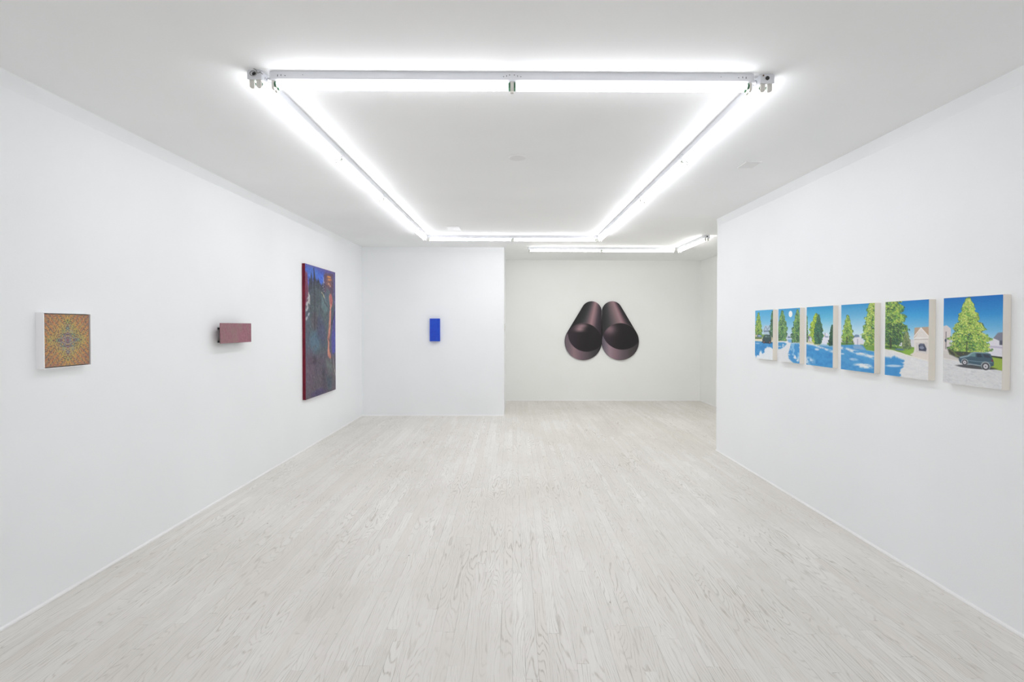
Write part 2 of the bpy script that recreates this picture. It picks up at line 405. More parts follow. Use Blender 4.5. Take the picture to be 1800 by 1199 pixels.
# ------------------------------------------------------------------ painting tools: pictures are computed as colours of a dense mesh
class Paint:
    def __init__(s, W, H, base, seed=0, aspect=None):
        s.W, s.H = W, H
        s.v, s.u = np.meshgrid(np.linspace(0, 1, H), np.linspace(0, 1, W), indexing='ij')
        s.img = np.zeros((H, W, 3)); s.img[:] = base
        s.r = np.random.RandomState(seed)
        s.asp = aspect if aspect else W/H
    def noise(s, fu, fv, oct=3):
        out = np.zeros((s.H, s.W)); amp = 1.; tot = 0
        for o in range(oct):
            a, b = max(int(fv*2**o), 1)+2, max(int(fu*2**o), 1)+2
            g = s.r.rand(a, b); y = s.v*(a-1.001); x = s.u*(b-1.001)
            yi, xi = y.astype(int), x.astype(int); fy, fx = y-yi, x-xi
            fy = fy*fy*(3-2*fy); fx = fx*fx*(3-2*fx)
            out += amp*((g[yi,xi]*(1-fx)+g[yi,xi+1]*fx)*(1-fy)+(g[yi+1,xi]*(1-fx)+g[yi+1,xi+1]*fx)*fy); tot += amp; amp *= .55
        return out/tot
    def blend(s, mask, c, a=1.):
        m = np.clip(mask*a, 0, 1)[..., None]; s.img = s.img*(1-m) + np.asarray(c, float)*m
    def vgrad(s, stops):
        vs = [q[0] for q in stops]
        s.img = np.stack([np.interp(s.v, vs, [q[1][k] for q in stops]) for k in range(3)], -1)
    def ell(s, cu, cv, ru, rv, soft=.15, rot=0.):
        du, dv = (s.u-cu)*s.asp, s.v-cv; c, n = math.cos(rot), math.sin(rot)
        a, b = du*c+dv*n, -du*n+dv*c
        d = np.sqrt((a/(ru*s.asp))**2+(b/rv)**2); return np.clip((1-d)/soft+.5, 0, 1)
    def poly(s, pts, soft=.008):
        pts = np.array(pts, float); x, y = s.u, s.v; inside = np.zeros_like(x, bool); dm = np.full(x.shape, 9.)
        n = len(pts)
        for i in range(n):
            (x0, y0), (x1, y1) = pts[i], pts[(i+1) % n]
            c = ((y0 > y) != (y1 > y)) & (x < (x1-x0)*(y-y0)/(y1-y0+1e-12)+x0); inside ^= c
            ex, ey = (x1-x0)*s.asp, y1-y0; L = ex*ex+ey*ey+1e-12
            tt = np.clip((((x-x0)*s.asp)*ex+(y-y0)*ey)/L, 0, 1)
            dm = np.minimum(dm, np.hypot((x-x0)*s.asp-tt*ex, (y-y0)-tt*ey))
        sd = np.where(inside, dm, -dm); return np.clip(sd/soft+.5, 0, 1)
    def line(s, pts, w, soft=.004):
        dm = np.full(s.u.shape, 9.)
        for (x0, y0), (x1, y1) in zip(pts, pts[1:]):
            ex, ey = (x1-x0)*s.asp, y1-y0; L = ex*ex+ey*ey+1e-12
            tt = np.clip((((s.u-x0)*s.asp)*ex+(s.v-y0)*ey)/L, 0, 1)
            dm = np.minimum(dm, np.hypot((s.u-x0)*s.asp-tt*ex, (s.v-y0)-tt*ey))
        return np.clip((w-dm)/soft+.5, 0, 1)
    def dab(s, cu, cv, ru, rv, rot, c, a=.9):
        R = max(ru*s.asp, rv)*1.3
        i0, i1 = max(int((cv-R)*(s.H-1)), 0), min(int((cv+R)*(s.H-1))+2, s.H)
        j0, j1 = max(int((cu-R/s.asp)*(s.W-1)), 0), min(int((cu+R/s.asp)*(s.W-1))+2, s.W)
        if i1 <= i0 or j1 <= j0: return
        du, dv = (s.u[i0:i1, j0:j1]-cu)*s.asp, s.v[i0:i1, j0:j1]-cv; q, n = math.cos(rot), math.sin(rot)
        d = np.sqrt(((du*q+dv*n)/(ru*s.asp))**2+((-du*n+dv*q)/rv)**2)
        m = (np.clip((1-d)/.4+.3, 0, 1)*a)[..., None]
        s.img[i0:i1, j0:j1] = s.img[i0:i1, j0:j1]*(1-m)+np.asarray(c, float)*m
    def foliage(s, halfw, u0, top, bot, pal, n=700, size=.02, light=0., lean=0.):
        """tree crown: halfw(t) half width for t from top (0) to bottom (1); dark dabs first, bright ones last"""
        edge = lambda t: halfw(t)*(.90+.13*math.sin(t*31+u0*9)+.09*math.sin(t*67+1))
        for k in range(n//5):                   # solid dark heart of the crown
            t = s.r.rand()**.75*.97; x = s.r.uniform(-1, 1)*.78
            c = np.array(pal[s.r.randint(0, 3) if len(pal) > 3 else 0])+s.r.uniform(-8, 8, 3)
            s.dab(u0+x*edge(t)+lean*t, top+(bot-top)*t, size*.9, size*.6, x*.8, c, .9)
        m = int(n*2.2)
        for k in range(m):
            f = k/m; t = s.r.rand()**.8; v = top+(bot-top)*t; w = edge(t)
            x = s.r.uniform(-1, 1); x = np.sign(x)*abs(x)**.75
            u = u0+x*w*(1.06 if s.r.rand() < .3 else .95)+lean*t
            i = f*(len(pal)-1)*.9+s.r.uniform(-1.8, 1.3)+light*x*.9+.7*math.sin(u*23+v*9)*math.sin(v*31-u*7)-(.5 if t > .8 else 0)
            c = np.array(pal[int(np.clip(round(i), 0, len(pal)-1))])+s.r.uniform(-14, 14, 3)
            z = size*s.r.uniform(.45, 1.0)*(1.0-f*.35)
            s.dab(u, v, z*.85, z*s.r.uniform(.25, .45), x*.75+s.r.uniform(-.5, .5), c, .85)
    def grain(s, a=4): s.img = s.img+s.r.uniform(-a, a, (s.H, s.W, 1))+s.r.uniform(-a*.5, a*.5, (s.H, s.W, 3))

M_PAINT = {}
def paint_mat(name, rough=.55, bump=.0004):
    if name in M_PAINT: return M_PAINT[name]
    m = mat(name, (128,128,128), rough, spec=.3); t = NT(m)
    a = t.n('ShaderNodeAttribute'); a.attribute_name = 'paint'
    t.t.links.new(a.outputs['Color'], t.b.inputs['Base Color'])
    g = t.n('ShaderNodeNewGeometry').outputs['Position']
    t.bump(t.noise(g, 260., 3.), bump, .6)
    M_PAINT[name] = m; return m
def painted_grid(name, p, w, h, parent, material, xf, sat=1.):
    """xf maps (s, t) with s in 0..w rightwards and t in 0..h upwards to a local point"""
    g = p.img.mean(-1, keepdims=True); img = np.clip(g+(p.img-g)*sat, 2, 250); L = lin(img)
    W, H = p.W, p.H
    verts = [xf(w*j/(W-1), h*(1-i/(H-1))) for i in range(H) for j in range(W)]
    faces = [(i*W+j, (i+1)*W+j, (i+1)*W+j+1, i*W+j+1) for i in range(H-1) for j in range(W-1)]
    me = bpy.data.meshes.new(name); me.from_pydata(verts, [], faces); me.materials.append(material)
    at = me.color_attributes.new('paint', 'FLOAT_COLOR', 'POINT')
    arr = np.ones((W*H, 4)); arr[:, :3] = L.reshape(-1, 3); at.data.foreach_set('color', arr.ravel().astype(np.float32))
    me.update(); return link(bpy.data.objects.new(name, me), parent)

# ------------------------------------------------------------------ six street views on the right wall
SKYC = lambda top, mid, v: [(0, top), (v, mid), (1, mid)]
def cone(a, b=1.): return lambda t: a*(t**.75)*(1 if t < .86 else 1-(t-.86)*2.2)*b+.012
YG = [(50,80,60), (74,114,68), (106,148,72), (144,178,80), (180,204,92), (208,218,120)]
GG = [(34,62,58), (58,98,74), (84,132,84), (112,156,92), (150,186,100)]
def ragged(p, edge, fu=9, fv=14, amp=.08, soft=.03):
    """mask: v > edge(u) with a ragged rim"""
    e = edge + (p.noise(fu, fv, 3)-.5)*amp*2
    return np.clip((p.v-e)/soft+.5, 0, 1)
def pic1():
    p = Paint(150, 200, (215,215,215), 1)
    p.vgrad([(0,(12,104,186)),(.2,(44,140,206)),(.42,(132,192,224)),(.5,(190,214,226)),(1,(200,210,215))])
    p.blend(p.poly([(-.1,.35),(.06,.32),(.14,.36),(.14,.64),(-.1,.64)]), (214,206,204))
    p.blend(p.line([(.05,.40),(.05,.6)], .006), (96,90,90)); p.blend(p.ell(.045,.5,.02,.02), (70,80,95))
    p.blend(p.poly([(.8,.50),(.86,.46),(1.1,.46),(1.1,.68),(.78,.66)]), (222,220,228))
    p.blend(p.poly([(.86,.46),(.93,.40),(1.1,.39),(1.1,.50),(.97,.49)]), (122,124,140))
    p.blend(p.poly([(.80,.54),(1.1,.55),(1.1,.57),(.80,.56)]), (192,186,205))
    p.blend(p.poly([(.955,.485),(1.02,.48),(1.02,.53),(.955,.53)]), (82,86,104))
    p.blend(p.poly([(-.1,.62),(.4,.63),(.4,.8),(-.1,.74)]), (205,200,196))
    p.blend(p.poly([(.55,.64),(1.1,.66),(1.1,.80),(.5,.80)]), (150,176,66)); p.blend(p.poly([(.8,.645),(1.1,.66),(1.1,.68),(.8,.66)]), (52,62,48))
    p.blend(ragged(p, .82-.5*(p.u-.1)*0, 10, 6, .02)*0, (0,0,0))
    road = p.poly([(-.1,.715),(.3,.735),(.6,.775),(1.1,.805),(1.1,1.1),(-.1,1.1)], .01)
    p.blend(road, (214,215,216))
    nz = p.noise(14, 60, 3); p.blend(road, (228,229,229), (nz-.35)*1.3); p.blend(road, (178,182,188), (.45-p.noise(18, 70, 2))*1.2)
    p.blend(p.poly([(-.1,.705),(.3,.725),(.5,.75),(.5,.757),(.3,.735),(-.1,.717)]), (226,222,216))
    sh = p.poly([(.08,.60),(.5,.58),(.55,.70),(.3,.705),(.12,.66)], .02)
    p.blend(sh, (52,56,44), .9); p.blend(sh*(p.noise(12,30,2)>.6), (120,136,70), .6)
    p.foliage(lambda t: .04+.40*t if t < .85 else .38-.5*(t-.85), .44, .02, .62, YG, 2600, .032, .35, .03)
    p.blend(p.line([(.43,.5),(.43,.62)], .008), (58,62,50), .7)
    # parked car
    p.blend(p.ell(.58,.785,.33,.02,.3), (48,50,54), .85)
    body = p.poly([(.29,.72),(.30,.685),(.36,.668),(.44,.660),(.50,.63),(.56,.618),(.76,.618),(.82,.63),(.86,.69),(.875,.72),(.87,.755),(.80,.775),(.66,.775),(.32,.755)], .008)
    p.blend(body, (62,88,104)); p.blend(p.poly([(.30,.685),(.44,.660),(.50,.63),(.56,.618),(.76,.618),(.80,.626),(.56,.630),(.47,.672),(.32,.70)], .01), (150,178,188), .85)
    p.blend(p.poly([(.47,.668),(.53,.634),(.575,.632),(.58,.672)]), (96,134,140)); p.blend(p.poly([(.60,.632),(.66,.632),(.69,.672),(.60,.673)]), (44,58,70)); p.blend(p.poly([(.70,.634),(.79,.640),(.83,.674),(.73,.672)]), (52,62,76))
    p.blend(p.line([(.34,.715),(.62,.722),(.85,.72)], .003), (126,160,172), .8); p.blend(p.line([(.46,.755),(.66,.765)], .005), (168,176,180), .9)
    p.blend(p.poly([(.83,.69),(.86,.69),(.865,.71),(.84,.71)]), (120,52,62))
    for (a, b, r) in ((.395,.742,.032), (.745,.768,.040)):
        p.blend(p.ell(a, b-.006, r*1.9, r*1.15, .2), (158,168,172)); p.blend(p.ell(a, b, r*1.5, r, .2), (50,52,58)); p.blend(p.ell(a, b, r*.95, r*.66, .3), (206,206,210)); p.blend(p.ell(a, b, r*.3, r*.22, .5), (90,92,96))
    return p
def pic2():
    p = Paint(120, 160, (215,215,215), 2)
    p.vgrad([(0,(16,118,196)),(.2,(58,156,214)),(.4,(142,198,226)),(.48,(186,214,228)),(1,(200,210,215))])
    p.blend(p.poly([(-.1,.52),(.7,.50),(.7,.64),(-.1,.64)]), (206,208,214)); p.blend(p.poly([(.28,.54),(.36,.52),(.42,.55),(.42,.6),(.28,.6)]), (226,226,232))
    p.blend(p.poly([(.62,.52),(.62,.64),(.72,.66),(.72,.5)]), (214,214,218))
    p.blend(p.poly([(.70,.35),(1.1,.335),(1.1,.5),(.69,.49)]), (184,158,134))
    p.blend(p.poly([(.84,.355),(1.0,.455),(1.1,.47),(1.1,.72),(.69,.70),(.69,.49)]), (224,218,212))
    p.blend(p.line([(.69,.465),(.84,.352),(1.0,.455)], .006), (240,236,232)); p.blend(p.line([(.68,.485),(1.05,.475)], .005), (240,238,236)); p.blend(p.line([(.70,.50),(1.05,.49)], .004), (176,168,164), .8)
    p.blend(p.poly([(.73,.54),(.98,.53),(.98,.69),(.73,.68)]), (206,200,196), .8)
    p.blend(p.poly([(-.1,.585),(.7,.60),(.66,.72),(.4,.68),(-.1,.64)]), (112,150,60)); p.blend(p.poly([(-.1,.58),(.3,.60),(.3,.64),(-.1,.62)], .02), (50,84,52), .8); p.blend(p.poly([(.42,.66),(.7,.62),(.66,.70),(.5,.71)], .02), (132,174,62))
    p.blend(p.ell(.36,.64,.11,.014), (76,104,150), .8)
    road = p.poly([(-.1,.645),(.2,.655),(.5,.70),(.62,.715),(1.1,.76),(1.1,1.1),(-.1,1.1)], .012)
    p.blend(p.poly([(.6,.70),(.7,.66),(1.1,.68),(1.1,.8)]), (222,214,204)); p.blend(road, (220,221,222)); p.blend(road, (234,234,232), (p.noise(8, 50, 3)-.35)*1.4); p.blend(p.line([(-.05,.65),(.2,.66),(.5,.705),(1.05,.765)], .006), (232,228,216))
    b = ragged(p, .755+np.clip(p.u-.2, 0, 1)*.1, 8, 8, .04)*np.clip((.40-p.u+(p.noise(6,20,3)-.5)*.38)/.05, 0, 1)
    p.blend(b, (62,146,206)); p.blend(b*(p.noise(10,20,3)), (40,120,190), .5); p.blend(p.ell(.22,.865,.2,.016,.6,-.06), (206,222,232), .8)
    p.foliage(lambda t: .30+.2*t if t < .75 else .45-.9*(t-.75), .10, -.06, .60, YG[:5], 1300, .05, .1, .0)
    p.foliage(lambda t: .42-.3*abs(t-.4), .14, .28, .58, YG[:3], 260, .035, -.2)
    p.blend(p.line([(.14,.50),(.14,.62)], .016), (60,64,52), .85)
    p.foliage(cone(.11), .52, .40, .62, [(64,84,62),(98,120,78),(128,144,98),(150,160,112)], 300, .03)
    car = p.poly([(.79,.57),(.82,.55),(.91,.55),(.94,.585),(.96,.61),(.95,.645),(.80,.64)]); p.blend(car, (58,64,84)); p.blend(p.ell(.86,.60,.05,.02), (142,150,172), .8); p.blend(p.ell(.86,.565,.05,.011), (100,108,130), .8)
    return p
def pic3():
    p = Paint(110, 146, (215,215,215), 3)
    p.vgrad([(0,(44,142,200)),(.2,(110,182,218)),(.42,(190,220,232)),(.6,(212,226,232)),(1,(200,210,215))])
    p.blend(p.poly([(-.1,.53),(.6,.53),(.6,.62),(-.1,.62)]), (214,212,212)); p.blend(p.poly([(.40,.48),(.46,.455),(.56,.46),(.58,.50),(.40,.52)]), (106,130,160)); p.blend(p.poly([(.41,.50),(.58,.49),(.70,.54),(.70,.62),(.41,.60)]), (222,220,228)); p.blend(p.line([(.52,.53),(.52,.6)], .012), (180,180,196))
    p.blend(p.poly([(-.1,.58),(.42,.58),(.4,.64),(-.1,.63)], .02), (84,126,58)); p.blend(p.poly([(.6,.60),(1.1,.6),(1.1,.69),(.78,.68)], .02), (112,152,62))
    b = p.poly([(-.1,.63),(.36,.61),(.68,.61),(.78,.68),(1.1,.70),(1.1,1.1),(-.1,1.1)], .015)
    p.blend(b, (70,152,208)); p.blend(b, (52,128,196), (p.noise(8,26,3)-.4)*1.8); p.blend(p.poly([(.38,.62),(.66,.62),(.76,.68),(.4,.67)], .02), (150,176,204), .7)
    st = p.line([(-.05,.665),(.25,.69),(.6,.73),(1.05,.785)], .022, .03)*np.clip((p.noise(8,40,3)-.28)*4, 0, 1); p.blend(st, (226,228,228), .95)
    p.blend(p.line([(.5,.745),(1.05,.76)], .012, .02), (226,228,228), .7)
    w = p.ell(.70,.91,.26,.035,.6)*np.clip((p.noise(8,30,3)-.3)*4, 0, 1); p.blend(w, (226,230,230)); p.blend(p.ell(.4,.83,.12,.02,.7)*p.noise(8,30,2)*1.6, (200,220,234), .8); p.blend(p.ell(.05,.76,.06,.012,.6), (206,222,234), .8)
    p.foliage(cone(.21), .21, .17, .57, YG[:5], 800, .04, -.2); p.blend(p.line([(.19,.5),(.19,.6)], .014), (62,66,56), .8)
    p.foliage(lambda t: .10+.27*t if t < .8 else .32-.5*(t-.8), .95, -.03, .61, YG, 1000, .045, .1)
    return p
def pic4():
    p = Paint(90, 120, (215,215,215), 4)
    p.vgrad([(0,(40,146,202)),(.2,(96,184,218)),(.4,(180,218,230)),(.58,(214,228,232)),(1,(200,210,215))])
    p.blend(p.poly([(-.1,.44),(.25,.50),(.3,.64),(-.1,.62)]), (214,214,222)); p.blend(p.ell(.1,.52,.07,.02), (110,120,150), .8); p.blend(p.line([(.08,.50),(.12,.6)], .01), (120,110,130), .7)
    p.blend(p.poly([(.58,.48),(.66,.44),(.80,.44),(.86,.48),(.86,.64),(.58,.63)]), (226,228,238)); p.blend(p.line([(.72,.45),(.72,.50),(.82,.505)], .012), (120,140,168), .8)
    p.blend(p.poly([(-.1,.59),(.3,.60),(.6,.62),(.5,.66),(-.1,.62)], .02), (206,204,150)); p.blend(p.poly([(.3,.60),(.6,.60),(.55,.63),(.32,.64)], .02), (74,120,56)); p.blend(p.poly([(.8,.60),(1.1,.6),(1.1,.64),(.8,.64)], .02), (78,124,56))
    b = p.poly([(-.1,.635),(.4,.655),(1.1,.63),(1.1,1.1),(-.1,1.1)], .015)
    p.blend(b, (60,148,208)); p.blend(b, (40,124,194), (p.noise(8,22,3)-.4)*1.8)
    p.blend(p.line([(-.05,.625),(.3,.645),(.6,.69),(1.05,.745)], .016, .03)*np.clip((p.noise(8,40,3)-.25)*4, 0, 1), (228,230,230)); p.blend(p.ell(.42,.72,.09,.02,.6)*p.noise(9,30,2)*1.7, (216,226,234), .9); p.blend(p.poly([(.5,.62),(1.1,.64),(1.1,.67),(.6,.66)], .02), (150,190,214), .8)
    p.blend(p.ell(.08,.93,.22,.06,.8)*np.clip((p.noise(8,20,3)-.3)*3, 0, 1), (214,226,234), .9)
    p.foliage(cone(.07), .0, .15, .6, GG, 200, .035)
    p.foliage(lambda t: .04+.21*min(t*2.2, 1) if t < .8 else .22-.6*(t-.8), .38, .12, .60, [(66,106,60),(120,160,56),(168,196,58),(196,214,72)], 600, .045)
    p.foliage(lambda t: .03+.15*min(t*1.8, 1) if t < .85 else .15-.5*(t-.85), .47, .15, .62, [(38,74,66),(52,96,80),(66,116,90),(84,132,96)], 520, .04)
    p.foliage(cone(.13), .97, .32, .64, [(30,60,54),(46,86,64),(66,108,70)], 280, .035)
    return p
def pic5():
    p = Paint(80, 108, (215,215,215), 5)
    p.vgrad([(0,(56,150,206)),(.25,(110,184,220)),(.45,(190,218,232)),(1,(200,210,215))])
    p.blend(p.poly([(.35,.50),(.65,.47),(.7,.66),(.35,.62)]), (200,212,228)); p.blend(p.ell(.52,.535,.07,.016), (70,98,130), .8)
    p.blend(p.poly([(-.1,.56),(.45,.59),(.42,.64),(-.1,.63)], .02), (176,184,84)); p.blend(p.poly([(.7,.56),(1.1,.55),(1.1,.64),(.7,.62)], .02), (186,186,96)); p.blend(p.ell(.3,.60,.14,.02), (60,110,60), .9)
    w = p.poly([(-.1,.62),(.45,.60),(.55,.63),(1.1,.62),(1.1,1.1),(-.1,1.1)], .015); p.blend(w, (224,226,228)); p.blend(p.poly([(.45,.58),(.68,.57),(.72,.635),(.5,.63)], .02), (120,172,216))
    bl = p.poly([(-.1,.64),(.3,.635),(.42,.66),(.30,.72),(.12,.765),(-.1,.78)], .02)*np.clip((p.noise(8,24,3)-.22)*5, 0, 1); p.blend(bl, (62,148,206))
    br = p.poly([(.62,.65),(1.1,.63),(1.1,1.02),(.72,1.0),(.52,.93),(.48,.84),(.56,.74)], .03)*np.clip((p.noise(8,20,3)-.25)*5, 0, 1); p.blend(br, (58,142,204)); p.blend(br*(p.noise(6,16,2)>.62), (150,200,228), .7)
    p.blend(p.ell(.585,.105,.085,.058,.15), (246,246,240))
    p.foliage(lambda t: .03+.22*min(t*1.9, 1) if t < .9 else .2, .19, .04, .60, GG, 800, .045, .2)
    p.foliage(lambda t: .03+.26*min(t*1.3, 1) if t < .9 else .25, .90, .03, .62, GG, 800, .045, -.3)
    return p
def pic6():
    p = Paint(80, 108, (215,215,215), 6)
    p.vgrad([(0,(70,164,214)),(.25,(120,190,224)),(.42,(186,214,230)),(1,(200,210,215))])
    p.blend(p.poly([(.5,.38),(.6,.30),(.72,.33),(.8,.30),(.9,.40),(.9,.55),(.5,.55)]), (178,200,216)); p.blend(p.line([(.5,.42),(.62,.33),(.7,.40),(.82,.34)], .008), (96,116,150), .8); p.blend(p.poly([(.5,.42),(.8,.41),(.8,.44),(.5,.45)]), (90,110,140), .8)
    p.blend(p.poly([(-.1,.50),(1.1,.52),(1.1,.66),(-.1,.66)], .015), (196,188,150)); p.blend(p.poly([(.3,.50),(.75,.50),(.7,.56),(.35,.56)], .02), (108,150,76)); p.blend(p.poly([(-.1,.55),(.4,.56),(.4,.60),(-.1,.60)], .02), (92,120,60)); p.blend(p.poly([(-.1,.60),(.55,.59),(1.1,.60),(1.1,.64),(-.1,.64)], .015), (226,216,190))
    p.blend(p.poly([(.10,.555),(.14,.515),(.24,.50),(.36,.51),(.42,.555)], .015), (84,116,168)); p.blend(p.ell(.26,.53,.08,.012), (176,200,224), .9)
    b = p.poly([(-.1,.645),(1.1,.645),(1.1,1.1),(-.1,1.1)], .015); p.blend(b, (62,148,208)); p.blend(b, (44,124,194), (p.noise(7,20,3)-.4)*1.8)
    p.blend(ragged(p, .86+.06*np.sin(p.u*5+1)-.05*(p.u>.55), 8, 10, .10, .03), (226,232,236)); p.blend(p.ell(.15,.69,.12,.012,.6), (190,214,230), .7)
    p.foliage(cone(.24), .20, .06, .50, YG[:5], 700, .045); p.blend(p.line([(.16,.42),(.16,.54)], .012), (86,84,60), .8)
    p.foliage(lambda t: .06+.16*t, 1.0, .03, .55, GG[:4], 420, .04)
    p.blend(p.ell(.68,.66,.30,.016), (40,48,60), .9)
    p.blend(p.poly([(.42,.60),(.46,.57),(.54,.515),(.62,.50),(.84,.50),(.92,.56),(.93,.62),(.90,.65),(.44,.65)], .012), (52,76,78)); p.blend(p.poly([(.56,.555),(.60,.52),(.70,.52),(.70,.555)]), (104,134,128)); p.blend(p.poly([(.73,.555),(.73,.52),(.82,.52),(.86,.555)]), (78,104,102))
    for a in (.52, .84): p.blend(p.ell(a,.65,.055,.032,.25), (56,44,50)); p.blend(p.ell(a,.65,.026,.016,.3), (150,120,120))
    return p
M_CANVAS = mat('primed_canvas_edge', (238,233,223), .8, spec=.2)
t_ = NT(M_CANVAS); gp = t_.n('ShaderNodeNewGeometry').outputs['Position']; t_.bump(t_.noise(gp, 700., 2.), .0004, .6)
CW, CH, CT = .357, .474, .040
canv = [(2.568, pic1, 'street canvas nearest the viewer, big yellow-green tree behind a parked dark car'),
        (3.028, pic2, 'street canvas with white gabled garage at right of a tall tree and pale road'),
        (3.484, pic3, 'street canvas with two yellow-green trees and blue shadow with a white patch on the road'),
        (3.938, pic4, 'street canvas with one tree half bright yellow-green, half dark green, over a blue road'),
        (4.396, pic5, 'street canvas with a round white sun between two tall trees'),
        (4.852, pic6, 'street canvas farthest from the viewer, dark car at the right above blue shadow')]
for y, fn, label in canv:
    t = thing('painting', label, 'painting', (XR, y+.017, 1.185), 'row of small street canvases on the right wall')
    bm = bmesh.new(); add_box(bm, -CT, 0, 0, CW, 0, CH, 0, .0018); obj('canvas', bm, M_CANVAS, t)
    p = fn(); p.img = p.img*.95+12; p.grain(4)
    painted_grid('painted_front', p, CW-.002, CH-.002, t, paint_mat('acrylic_picture'), lambda s, q: (-CT-.0006, CW-.001-s, .001+q))

# ------------------------------------------------------------------ small framed pattern on the left wall
def pic_op():
    p = Paint(156, 156, (150,120,70), 11)
    U, V = (p.u-.5)*2, (p.v-.5)*2
    d = np.abs(U)+np.abs(V); r = np.maximum(np.abs(U), np.abs(V)); ang = np.abs(np.abs(U)-np.abs(V))
    stops = [0, .22, .45, .62, .85, 1.15, 1.5, 2.]
    cols = [(140,110,120),(122,118,134),(118,136,124),(142,146,96),(172,146,84),(174,140,84),(166,120,84),(142,108,92)]
    p.img = np.stack([np.interp(d+(p.noise(9,9,2)-.5)*.5, stops, [c[k] for c in cols]) for k in range(3)], -1)
    # grid of interlocking key figures, mirrored about both axes
    n = 26
    i = np.floor(np.abs(U)*n/1.).astype(int); j = np.floor(np.abs(V)*n/1.).astype(int)
    key = ((i+2*j) % 5 == 0) | ((i*2-j) % 7 == 0); key2 = ((i-j) % 4 == 0) & ((i+j) % 3 > 0)
    R = np.random.RandomState(3); tab = R.rand(40, 40); tv = tab[np.clip(j, 0, 39), np.clip(i, 0, 39)]
    p.blend(key.astype(float), (120,58,56), .50); p.blend(key2.astype(float), (74,108,92), .48); p.blend((tv > .72).astype(float), (196,152,70), .6); p.blend((tv < .16).astype(float), (78,58,70), .65)
    # chevrons towards the corners
    ch = (np.sin((np.abs(U)-np.abs(V))*26) > .35) & (d > .95); p.blend(ch.astype(float), (112,98,98), .4)
    ch = (np.sin((np.abs(U)-np.abs(V))*26+2.4) > .55) & (d > .9); p.blend(ch.astype(float), (184,100,72), .4)
    v = (np.sin(d*24) > .7) & (d < .7); p.blend(v.astype(float), (150,88,86), .22)
    gl = (np.abs(((p.u*9) % 1)-.5) > .47) | (np.abs(((p.v*9) % 1)-.5) > .47); p.blend(gl.astype(float), (176,160,84), .3)
    p.img = p.img*1.05+6
    return p
FX, FY0, FY1, FZ0, FZ1, FT = XL, 2.772, 3.083, 1.273, 1.575, .042
t = thing('framed_picture', 'small square ochre geometric picture in a thin white frame, nearest on the left wall', 'picture', (XL, FY0, FZ0))
fw, fh = FY1-FY0, FZ1-FZ0; e = .0035
bm = bmesh.new()
add_box(bm, 0, FT, 0, e, 0, fh); add_box(bm, 0, FT, fw-e, fw, 0, fh); add_box(bm, 0, FT, e, fw-e, 0, e); add_box(bm, 0, FT, e, fw-e, fh-e, fh); add_box(bm, 0, .006, e, fw-e, e, fh-e)
obj('frame', bm, mat('white_lacquer_frame', (247,247,248), .35), t)
bm = bmesh.new(); g = .005; add_box(bm, .006, FT-.006, e+g, fw-e-g, e+g, fh-e-g); obj('panel', bm, mat('stained_wood_panel', (96,62,44), .6), t)
p = pic_op(); p.grain(5)
painted_grid('painted_front', p, fw-2*e-2*g, fh-2*e-2*g, t, paint_mat('acrylic_picture'), lambda s, q: (FT-.0055, e+g+s, e+g+q), .9)

# ------------------------------------------------------------------ mauve panel standing off the left wall
def speckle(name, a, b, rough=.7, sc=60., bump=.001, c=None):
    m = mat(name, a, rough, spec=.25); t = NT(m)
    g = t.n('ShaderNodeNewGeometry').outputs['Position']
    n1 = t.ramp(t.noise(g, sc, 4., .65), .35, .65); col = t.mix(n1, c4(a), c4(b))
    if c is not None: col = t.mix(t.m('MULTIPLY', t.ramp(t.noise(g, sc*.2, 3.), .45, .7), .6), col, c4(c))
    t.t.links.new(col, t.b.inputs['Base Color']); t.bump(t.noise(g, sc*3, 3.), bump, .6); return m
PY0, PY1, PZ0, PZ1 = 4.393, 4.907, 1.356, 1.529
t = thing('wall_relief', 'low mauve rectangular panel standing off the left wall on dark battens', 'artwork', (XL, PY0, PZ0))
pw, ph = PY1-PY0, PZ1-PZ0
bm = bmesh.new(); add_box(bm, .066, .075, 0, pw, 0, ph, 0, .0012); obj('front_panel', bm, speckle('mauve_pigment', (158,110,122), (138,98,107), .8, 50., .001, (142,122,116)), t)
M_BAT = mat('black_stained_batten', (42,44,42), .7)
for z0, z1 in ((.004, .022), (.118, .136)):
    bm = bmesh.new(); add_box(bm, 0, .066, .085, pw-.085, z0, z1, 0, .001); obj('batten', bm, M_BAT, t)

# ------------------------------------------------------------------ small blue panel on the back wall
t = thing('monochrome_panel', 'small upright cobalt blue panel alone on the back wall', 'artwork', (-1.378, YB, 1.254))
bm = bmesh.new(); add_box(bm, 0, .166, -.055, -.003, 0, .378, 0, .001); obj('panel', bm, speckle('cobalt_pigment', (36,72,188), (46,84,200), .75, 40., .0008, (44,62,176)), t)
bm = bmesh.new(); add_box(bm, .03, .136, -.003, 0, .10, .30); obj('hanging_plate', bm, M_ENAMEL, t)

